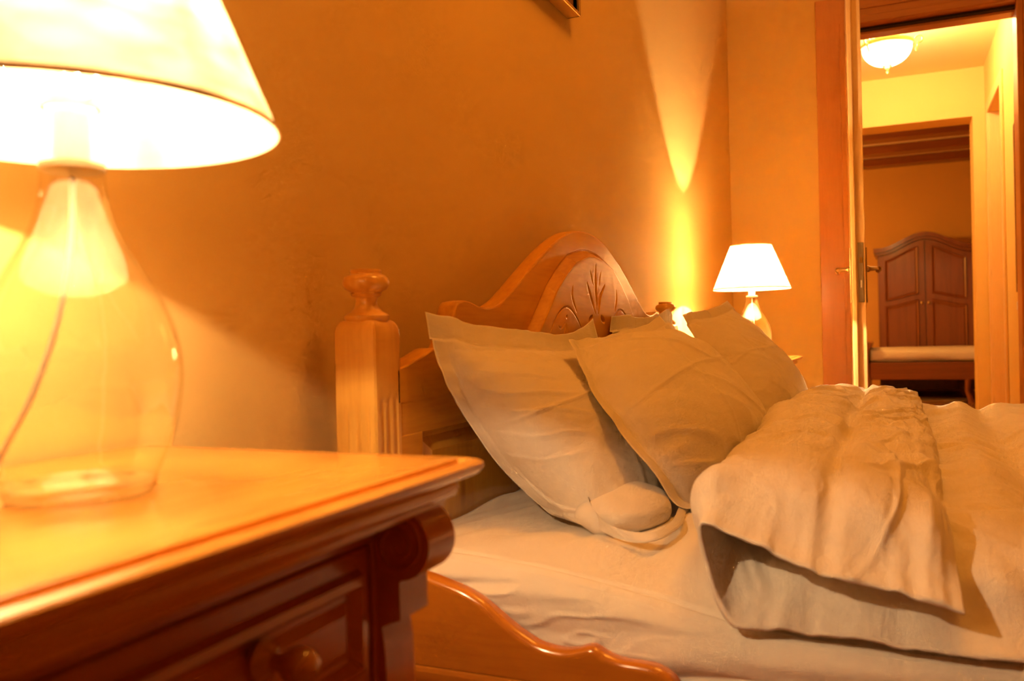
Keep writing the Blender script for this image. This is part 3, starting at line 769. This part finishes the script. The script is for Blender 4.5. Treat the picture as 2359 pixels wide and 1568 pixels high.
for x in (PX, 2*HC-PX-.063):
    bm = bmesh.new(); box(bm, x, x+.063, -1.483, -1.42, 0, .46, .004); bm_obj('foot_post', bm, M_pinez, bed, origin=BO)
bm = bmesh.new(); box(bm, PX+.063, 2*HC-PX-.063, -1.47, -1.44, .12, .44, .006); bm_obj('footboard', bm, M_pine, bed, origin=BO)

# ------------------------------------------------------------------ mattress with fitted sheet
ny = 420; Yv = np.linspace(.597, -1.40, ny)
x_far = 2*HC-.95
ze = interp1(-Yv, [-.60, -.50, -.38, -.28, -.16, -.03, .2, 1.40], [.474, .474, .464, .447, .424, .416, .415, .43])
xe = interp1(-Yv, [-.60, -.50, -.38, -.28, -.16, 0, .2, 1.40], [.950, .951, .950, .949, .948, .948, .95, .955])
prof_s = []   # s from bottom of near side up, over, to far bottom
S = []
for i, y in enumerate(Yv):
    a, z0 = xe[i], ze[i]
    pts = [(a+.002, .29), (a-.002, .33), (a-.006, .37), (a-.006, z0-.035), (a+.0, z0-.012), (a+.009, z0-.002), (a+.03, z0+.004), (a+.09, z0+.5*(.480-z0)+.006), (a+.20, .482), (a+.42, .486), (HC, .488), (x_far-.3, .484), (x_far-.02, .472), (x_far, .45), (x_far, .29)]
    S.append(pts)
S = np.array(S)
ns_ = 330
tt = np.concatenate([np.linspace(0, .55, 230, endpoint=False), np.linspace(.55, 1, 100)])
base = np.array([0, .05, .10, .16, .19, .205, .225, .28, .38, .50, .64, .82, .93, .96, 1.0])
Px = np.array([interp1(tt, base, S[i, :, 0]) for i in range(ny)]); Pz = np.array([interp1(tt, base, S[i, :, 1]) for i in range(ny)])
Yg = np.repeat(Yv[:, None], ns_, 1); T = np.repeat(tt[None, :], ny, 0)
side = sstep(.20, .17, T); topm = sstep(.23, .30, T)*sstep(.95, .85, T)
# long soft diagonal folds on the hanging side, pulled wrinkles on top near the head
fold = .007*np.sin((Yg*9+Pz*46+.8*vnoise(N3(Yg*4, T*6), 2))) + .005*vnoise(N3(Yg*9+Pz*20, Pz*30), 3)
crk = .0028*ridge(N3(Yg*24+Pz*30, Pz*60), 8, 2.4)*sstep(.2, .35, Yg)*sstep(.55, .45, Yg)
Px = Px-side*(np.abs(fold)*1.0+crk*1.4)*sstep(.02, .10, T)+side*.002
Px = np.maximum(Px, .9315)
Pz = Pz+sstep(.2, .24, T)*sstep(.34, .24, T)*.0024*np.sin(Yg*16+Px*30)
fan = 1.5*vnoise(N3(Yg*26+(Px-1)*9, Px*3.2, 0), 12)+.6*vnoise(N3(Yg*52+(Px-1)*20, Px*5, 0), 13)
Pz = Pz+topm*.0030*fan+topm*.0030*vnoise(N3(Px*6, Yg*7), 4)
Pz = Pz+.0035*np.exp(-((T-.214)/.0030)**2)-.0065*np.exp(-((T-.222)/.003)**2)            # piped seam along the edge
Px = Px-.0022*np.exp(-((T-.208)/.0035)**2)
P = np.stack([Px, Yg, Pz], -1)
P = np.concatenate([np.stack([Px[:1]*.0+1.78+(Px[:1]-1.78)*.9, Yg[:1], .38+(Pz[:1]-.38)*.5], -1), P], 0)
ms = grid_obj('mattress', P, M_sheet, origin=(HC, -.4, .285), flip=True); ms.location = (HC, -.4, .285)
tag(ms, 'wide mattress under a loose white fitted sheet on the double bed', 'mattress')

# ------------------------------------------------------------------ pillows
def pillow(label, left, right, bottom, top, T_, seed, flange=.045, n=150, rib=1., lx=.7, ly=.45, creases=True, fl_amp=.010, asym=.55, seamed=True):
    """Coons patch between four boundary curves; left/right go bottom->top, bottom/top go left->right"""
    Lc, Rc, Bc, Tc = catmull(left, n), catmull(right, n), catmull(bottom, n), catmull(top, n)
    u = np.linspace(0, 1, n); U, V = np.meshgrid(u, u, indexing='ij')      # [i over u, j over v]
    u3, v3 = U[..., None], V[..., None]
    M = (1-u3)*Lc[None]+u3*Rc[None]+(1-v3)*Bc[:, None]+v3*Tc[:, None]-((1-u3)*(1-v3)*Lc[0]+u3*(1-v3)*Rc[0]+(1-u3)*v3*Lc[-1]+u3*v3*Rc[-1])
    du = np.gradient(M, axis=0); dv = np.gradient(M, axis=1)
    Nn = np.cross(du, dv); Nn /= np.linalg.norm(Nn, axis=-1, keepdims=True)+1e-9
    # smooth the normals towards their average so that the body stays round
    Nn = .45*Nn+.55*Nn.mean(axis=(0, 1)); Nn /= np.linalg.norm(Nn, axis=-1, keepdims=True)
    fu, fv = flange/lx, flange/ly
    a = np.clip((U-fu)/(1-2*fu), 0, 1); b = np.clip((V-fv)/(1-2*fv), 0, 1)
    pa = np.clip(1-np.abs(2*a-1)**3.4, 0, 1); pb = np.clip(1-np.abs(2*b-1)**2.8, 0, 1)
    h = (pa*pb)**.72*(.8+.2*(1-(2*a-1)**2)*(1-(2*b-1)**2))
    body = sstep(0, .07, pa*pb)
    fl = 1-body
    p3 = N3(U*lx, V*ly, seed*3.1)
    # soft lumps, radiating tucks at the seam, ironing creases
    lump = vnoise(p3*6, seed)*.006+vnoise(p3*13, seed+1)*.0025
    edge = np.minimum(np.minimum(a, 1-a)*lx, np.minimum(b, 1-b)*ly)
    along = np.where(np.minimum(a, 1-a)*lx < np.minimum(b, 1-b)*ly, V*ly, U*lx)
    tuck = .0045*vnoise(N3(along*55, edge*6, seed), seed+2)*np.exp(-edge/.035)*body
    diag = .0042*vnoise(N3((U*lx*.6+V*ly)*16, (U*lx-V*ly*.6)*3.4, seed), seed+5)+.0026*ridge(N3((U*lx*.5+V*ly)*22, (U*lx-V*ly*.5)*5, seed), seed+6, 3)
    cr = 0
    if creases:
        for c in (.34, .67): cr = cr+.0024*np.exp(-((U-c-.012*vnoise(N3(V*3, U*0), seed))/.006)**2)
        cr = cr+.0026*np.exp(-((V-.52-.012*vnoise(N3(U*3, V*0), seed+9))/.008)**2)
    ruf = fl*fl_amp*(vnoise(N3(along*14, edge*2+seed, seed), seed+3)+.3*vnoise(N3(along*46, 0*edge, seed), seed+4))*sstep(0, .12, np.minimum(U, 1-U)+np.minimum(V, 1-V))
    border = np.minimum(np.minimum(U, 1-U)*lx, np.minimum(V, 1-V)*ly)
    front = T_*(1-asym*.5)*h+(lump+diag*rib+tuck+cr)*body+ruf*.8
    back = -T_*(asym*.5)*h+lump*.4*body+ruf*.8
    if seamed: front = front+.0012*np.exp(-((border-flange)/.0025)**2)-.0010*np.exp(-((border-flange+.006)/.003)**2)
    thick = .0012*sstep(0, .004, border)
    F_ = M+Nn*(front+thick)[..., None]; B_ = M+Nn*(back-thick)[..., None]
    zmin = .486
    for Q in (F_, B_):
        zz = Q[..., 2]; Q[..., 2] = np.where(zz < zmin+.01, zmin+.01*np.exp((np.minimum(zz, zmin+.01)-zmin-.01)/.01), zz)
        yl = .5795
        yy = Q[..., 1]; Q[..., 1] = np.where(yy > yl-.014, yl-.014+.014*(1-np.exp(-(np.maximum(yy, yl-.014)-yl+.014)/.014)), yy)
    V_ = np.concatenate([F_.reshape(-1, 3), B_.reshape(-1, 3)]); o_ = np.array([F_[..., 0].mean(), F_[..., 1].mean(), .48])
    fc = grid_faces(n, n)+grid_faces(n, n, n*n, True)
    rim = [(i, 0) for i in range(n)]+[(n-1, j) for j in range(1, n)]+[(i, n-1) for i in range(n-2, -1, -1)]+[(0, j) for j in range(n-2, 0, -1)]
    for (i, j), (k, l) in zip(rim, rim[1:]+rim[:1]):
        fc.append((i*n+j, n*n+i*n+j, n*n+k*n+l, k*n+l))
    me = bpy.data.meshes.new('pillow'); me.from_pydata((V_-o_).tolist(), [], fc); me.update()
    ob = link('pillow', me, M_pill, None, True, tuple(o_))
    tag(ob, label, 'pillow', 'white flanged pillows against the headboard')
    return ob
p1 = pillow('white flanged pillow nearest the bedpost, its case gaping at the bottom corner',
    left=[(1.165, .445, .480), (1.148, .520, .552), (1.098, .545, .619), (1.040, .560, .695), (1.017, .575, .785)],
    right=[(1.66, .28, .480), (1.69, .41, .58), (1.71, .53, .68), (1.722, .572, .782)],
    bottom=[(1.165, .445, .480), (1.118, .375, .479), (1.112, .318, .480), (1.22, .285, .480), (1.40, .268, .480), (1.66, .28, .480)],
    top=[(1.017, .575, .785), (1.16, .576, .770), (1.330, .576, .760), (1.513, .576, .752), (1.653, .575, .762), (1.722, .572, .782)],
    T_=.092, seed=3, asym=.30, fl_amp=.005)
p4 = pillow('white pillow with a ruffled flange standing close against the carved headboard',
    left=[(1.80, .50, .500), (1.82, .555, .62), (1.855, .578, .780)], right=[(2.44, .50, .500), (2.44, .56, .65), (2.440, .578, .796)],
    bottom=[(1.80, .50, .500), (2.1, .50, .500), (2.44, .50, .500)], top=[(1.855, .574, .788), (1.95, .574, .792), (2.093, .574, .790), (2.25, .574, .794), (2.39, .574, .814), (2.440, .574, .800)],
    T_=.10, seed=11, flange=.05, asym=.5, n=110, fl_amp=.012)
p2 = pillow('big plump white pillow in the middle of the bed, leaning in front of the others',
    left=[(1.275, .262, .486), (1.205, .285, .512), (1.17, .318, .568), (1.185, .372, .635), (1.225, .42, .687), (1.307, .475, .742)],
    right=[(1.93, .20, .500), (1.955, .30, .590), (1.985, .40, .685), (2.06, .515, .788)],
    bottom=[(1.275, .262, .486), (1.45, .235, .486), (1.70, .215, .482), (1.93, .20, .500)],
    top=[(1.307, .475, .742), (1.50, .500, .742), (1.75, .522, .752), (1.95, .522, .766), (2.06, .515, .790)],
    T_=.135, seed=7, flange=.035, asym=.55, rib=1.3, fl_amp=.005)
p3 = pillow('white pillow farthest from the camera, half hiding the distant lamp',
    left=[(2.10, .25, .500), (2.13, .34, .60), (2.18, .44, .70), (2.244, .500, .794)],
    right=[(2.60, .19, .500), (2.64, .24, .56), (2.66, .32, .66), (2.64, .39, .76), (2.60, .445, .838)],
    bottom=[(2.10, .25, .500), (2.35, .21, .490), (2.60, .19, .500)],
    top=[(2.244, .500, .794), (2.34, .495, .803), (2.44, .48, .808), (2.52, .46, .820), (2.60, .445, .838)],
    T_=.10, seed=15, flange=.035, asym=.55, n=120, fl_amp=.005)
# pillow insert bulging out of the open case of the nearest pillow, and the slack hem round it
bm = bmesh.new(); bmesh.ops.create_uvsphere(bm, u_segments=48, v_segments=32, radius=1)
for v in bm.verts:
    q = np.array(v.co); k = 1+.06*float(vnoise(q*1.6, 3))+.02*float(vnoise(q*4, 5))
    v.co = Vector((q[0]*.090*k, q[1]*.062*k, q[2]*.037*k))
bmesh.ops.rotate(bm, verts=bm.verts, cent=(0, 0, 0), matrix=Matrix.Rotation(R(-8), 3, 'Z'))
bmesh.ops.translate(bm, verts=bm.verts, vec=Vector((1.178, .350, .503))-p1.location)
bm_obj('pillow_insert', bm, M_pill, p1, smooth=True)
def strip(name, up, lo, mat, parent, seed=1, n=70, m=10, amp=.002, origin=(0, 0, 0)):
    A, B = catmull(up, n), catmull(lo, n); t = np.linspace(0, 1, m)[None, :, None]
    P = A[:, None]*(1-t)+B[:, None]*t
    bul = np.sin(np.pi*t[..., 0])
    P = P+np.array([-.004, -.006, -.002])*bul[..., None]+np.array([-.3, -1, .2])*(vnoise(N3(np.arange(n)[:, None]*.16, t[..., 0]*1.3), seed)*amp)[..., None]
    P2 = P+np.array([.0006, .0012, .0004])
    V = np.concatenate([P.reshape(-1, 3), P2.reshape(-1, 3)])-np.array(origin)
    F = grid_faces(n, m)+grid_faces(n, m, n*m, True)
    me = bpy.data.meshes.new(name); me.from_pydata(V.tolist(), [], F); me.update(); return link(name, me, mat, parent, True)
strip('case_hem', [(1.1185, .3852, .540), (1.1031, .3725, .520), (1.0728, .3422, .505), (1.0633, .3108, .499), (1.0704, .279, .498), (1.1324, .2743, .499), (1.2097, .2815, .500), (1.26, .290, .502)],
      [(1.1223, .3942, .530), (1.1158, .3864, .505), (1.0868, .3529, .490), (1.0592, .3155, .487), (1.0587, .2873, .487), (1.1268, .2704, .487), (1.2396, .2779, .487), (1.28, .285, .488)], M_pill, p1, 4, origin=p1.location)


# ------------------------------------------------------------------ duvet, folded back on itself
nt_x = 300
tx = np.linspace(0, 1, nt_x); XX = .945+(2.70-.945)*tx
# control profiles (Y,Z) at near end, near-mid, mid, far end ; s runs foot -> fold -> flap edge
def prof_n(vals): return np.array(vals)
near = prof_n([(-1.38, .455), (-.9, .450), (-.5, .440), (-.25, .430), (-.10, .428), (.03, .431), (.115, .431), (.160, .432), (.175, .452), (.187, .492), (.195, .530), (.186, .538), (.125, .519), (.09, .502), (.04, .492), (-.01, .481), (-.058, .472)])
nmid = prof_n([(-1.38, .50), (-.9, .505), (-.5, .515), (-.25, .510), (-.10, .500), (.03, .498), (.10, .500), (.155, .502), (.190, .515), (.208, .540), (.200, .562), (.175, .574), (.125, .578), (.08, .566), (.03, .560), (-.01, .548), (-.052, .528)])
mid = prof_n([(-1.38, .51), (-.9, .52), (-.5, .525), (-.25, .522), (-.10, .508), (.03, .505), (.10, .507), (.160, .510), (.200, .525), (.218, .548), (.212, .570), (.185, .586), (.13, .590), (.08, .574), (.03, .572), (-.02, .560), (-.066, .538)])
farp = prof_n([(-1.38, .50), (-.9, .51), (-.5, .515), (-.25, .515), (-.10, .505), (.03, .502), (.10, .504), (.165, .508), (.200, .520), (.214, .538), (.208, .556), (.186, .568), (.13, .575), (.08, .566), (.03, .566), (-.02, .556), (-.062, .540)])
keys = np.array([0, .10, .45, 1.0]); KP = np.stack([near, nmid, mid, farp])       # [4, 17, 2]
n_s = 360
sk = np.linspace(0, 1, n_s); skk = np.concatenate([np.linspace(0, .5, 110, endpoint=False), np.linspace(.5, 1, n_s-110)])
def ev(t):
    k = np.clip(np.searchsorted(keys, t, side='right')-1, 0, 2); f = (t-keys[k])/(keys[k+1]-keys[k])
    if k == 0: f = math.sin(f*math.pi/2)
    else: f = f*f*(3-2*f)
    return KP[k]*(1-f)+KP[k+1]*f
par = np.array([0, .14, .26, .36, .42, .48, .52, .555, .585, .615, .645, .68, .73, .78, .84, .92, 1.0])
MY = np.zeros((nt_x, n_s)); MZ = MY.copy()
for i, t in enumerate(tx):
    pr = ev(t); MY[i] = interp1(skk, par, pr[:, 0]); MZ[i] = interp1(skk, par, pr[:, 1])
Sg = np.repeat(skk[None], nt_x, 0); Tg = np.repeat(tx[:, None], n_s, 1); Xg = np.repeat(XX[:, None], n_s, 1)
# the free end of the flap reaches a little further out at its corner
Xg = Xg-.012*sstep(.85, 1, Sg)*sstep(.15, 0, Tg)+.006*vnoise(N3(Sg*16, Tg*0), 21)*sstep(.06, 0, Tg)
_z0 = interp1(-MY.ravel(), [-.60, -.50, -.38, -.28, -.16, -.03, .2, 1.40], [.474, .474, .464, .447, .424, .416, .415, .43]).reshape(MY.shape)
_q = Xg-.948; zm = np.zeros_like(MY); _off = [0, .009, .03, .09, .20, .42, 1.5]
_zz = [_z0-.010, _z0-.002, _z0+.004, _z0+.5*(.480-_z0)+.006, .482+0*_z0, .486+0*_z0, .488+0*_z0]
for k in range(6):
    f = np.clip((_q-_off[k])/(_off[k+1]-_off[k]), 0, 1); zm = np.where((_q >= _off[k]) | (k == 0), _zz[k]*(1-f)+_zz[k+1]*f, zm)
LOW = sstep(.60, .54, Sg)
M = np.stack([Xg, MY, MZ], -1)
dS = np.gradient(M, axis=1); dT = np.gradient(M, axis=0); Nn = np.cross(dT, dS); Nn /= np.linalg.norm(Nn, axis=-1, keepdims=True)+1e-9
# Nn must point to the duvet's upper face on the lower layer (+z)
if Nn[nt_x//2, 40, 2] < 0: Nn = -Nn
# upper face on the lower layer is the inside of the fold; the flap's visible side is the other face
dn = np.minimum((Xg-.945), (2.70-Xg)); ds_ = np.minimum(Sg, (1-Sg)*1.6)
pf_ = sstep(.015, .085, dn)*sstep(0, .035, ds_)
th = .0012+.017*pf_*(1-.35*sstep(.5, .56, Sg)*sstep(.68, .62, Sg))
arc = Sg*2.2
w1 = vnoise(N3(Xg*5+arc*2, arc*9), 31)*.007
w2 = vnoise(N3(Xg*19+arc*5, arc*7-Xg*2), 32)*.0050
w3 = ridge(N3(Xg*11-arc*7, arc*5+Xg*1.5), 33, 3.2)*.0060
w4 = ridge(N3(Xg*34+arc*10, arc*9), 34, 3)*.0018
nearend = sstep(.22, 0, Xg-.945)
w5 = (vnoise(N3(MY*30-Xg*9, Xg*5), 35)*.009+ridge(N3(MY*24-Xg*14, Xg*7), 36, 2.5)*.007)*nearend*sstep(0, .05, Xg-.945)
outer = sstep(.53, .60, Sg)                       # 1 on the flap
crease = -.011*np.exp(-((MY-.075+.010*vnoise(N3(Xg*4, 0*Xg), 2))/.014)**2)*sstep(.70, .74, Sg)+.003*np.exp(-((MY+.02-.01*vnoise(N3(Xg*3, 0*Xg), 5))/.006)**2)*sstep(.78, .82, Sg)
seam = -.007*np.exp(-((1-Sg)/.010-1.9)**2)
long_ = 1.5*(.010*np.exp(-((MY+.115+.03*(Xg-1.4)+.01*vnoise(N3(Xg*3, 0*Xg), 6))/.028)**2)-.008*np.exp(-((MY+.175+.02*(Xg-1.4))/.022)**2)+.006*np.exp(-((MY+.25)/.03)**2))*(1-outer)*sstep(.02, .2, Tg)
wr = (w1+w2+w3+w4)
up_h = th+(wr+long_+w5)*(1-outer)*(.25+.75*pf_)+outer*w1*.3*pf_
lo_h = th+outer*((wr+crease+seam)*(.35+.65*pf_))
# shared waviness of the thin hems
wav = (1-pf_)*(.004*vnoise(N3(MY*26, Xg*4), 41)+.002*vnoise(N3(MY*70, Xg*4), 42))*sstep(1, .96, Sg)
Fu = M+Nn*(up_h+wav)[..., None]; Fl = M-Nn*(lo_h-wav)[..., None]
lowmask = (1-outer)
lift = np.maximum(zm+.009-Fl[..., 2], 0)*LOW
Fl[..., 2] += lift; Fu[..., 2] += lift
V = np.concatenate([Fu.reshape(-1, 3), Fl.reshape(-1, 3)]); oD = np.array([1.8, -.4, .49])
n_, m_2 = nt_x, n_s
fc = grid_faces(n_, m_2)+grid_faces(n_, m_2, n_*m_2, True)
rim = [(i, 0) for i in range(n_)]+[(n_-1, j) for j in range(1, m_2)]+[(i, m_2-1) for i in range(n_-2, -1, -1)]+[(0, j) for j in range(m_2-2, 0, -1)]
for (i, j), (k, l) in zip(rim, rim[1:]+rim[:1]): fc.append((i*m_2+j, n_*m_2+i*m_2+j, n_*m_2+k*m_2+l, k*m_2+l))
me = bpy.data.meshes.new('duvet'); me.from_pydata((V-oD).tolist(), [], fc); me.update()
dv = link('duvet', me, M_duv, None, True, tuple(oD)); tag(dv, 'rumpled white duvet folded back on itself across the bed', 'duvet')

# ------------------------------------------------------------------ camera, world, view
cam = bpy.data.cameras.new('camera'); co = bpy.data.objects.new('camera', cam); C.objects.link(co)
YAW, PIT, ROL = R(23.7), R(-.31), R(1.39)
c, s = math.cos(YAW), math.sin(YAW)
fw = Vector((c*math.cos(PIT), s*math.cos(PIT), math.sin(PIT))); r0 = Vector((s, -c, 0)); u0 = r0.cross(fw)
rt = r0*math.cos(ROL)-u0*math.sin(ROL); upv = u0*math.cos(ROL)+r0*math.sin(ROL)
mw = Matrix(((rt.x, upv.x, -fw.x, 0), (rt.y, upv.y, -fw.y, 0), (rt.z, upv.z, -fw.z, .75), (0, 0, 0, 1)))
co.matrix_world = mw
cam.sensor_width = 36; cam.lens = 2000/2359*36; cam.clip_start = .02; cam.clip_end = 60
cam.dof.use_dof = True; cam.dof.focus_distance = 1.75; cam.dof.aperture_fstop = 5.4
sc = bpy.context.scene; sc.camera = co
w = bpy.data.worlds.new('world'); sc.world = w; w.use_nodes = True
w.node_tree.nodes['Background'].inputs[0].default_value = (1, .55, .2, 1); w.node_tree.nodes['Background'].inputs[1].default_value = .004
sc.view_settings.view_transform = 'Standard'; sc.view_settings.look = 'None'; sc.view_settings.gamma = 1; sc.view_settings.exposure = .33
sc.cycles.use_denoising = True
sc.cycles.max_bounces = 10; sc.cycles.diffuse_bounces = 4; sc.cycles.glossy_bounces = 3; sc.cycles.transmission_bounces = 8; sc.cycles.transparent_max_bounces = 16
sc.cycles.caustics_reflective = False; sc.cycles.caustics_refractive = False
sc.cycles.sample_clamp_indirect = 90
sc.cycles.use_adaptive_sampling = True; sc.cycles.adaptive_threshold = .07; sc.cycles.adaptive_min_samples = 16
sc.cycles.use_light_tree = False; sc.cycles.adaptive_threshold = .1
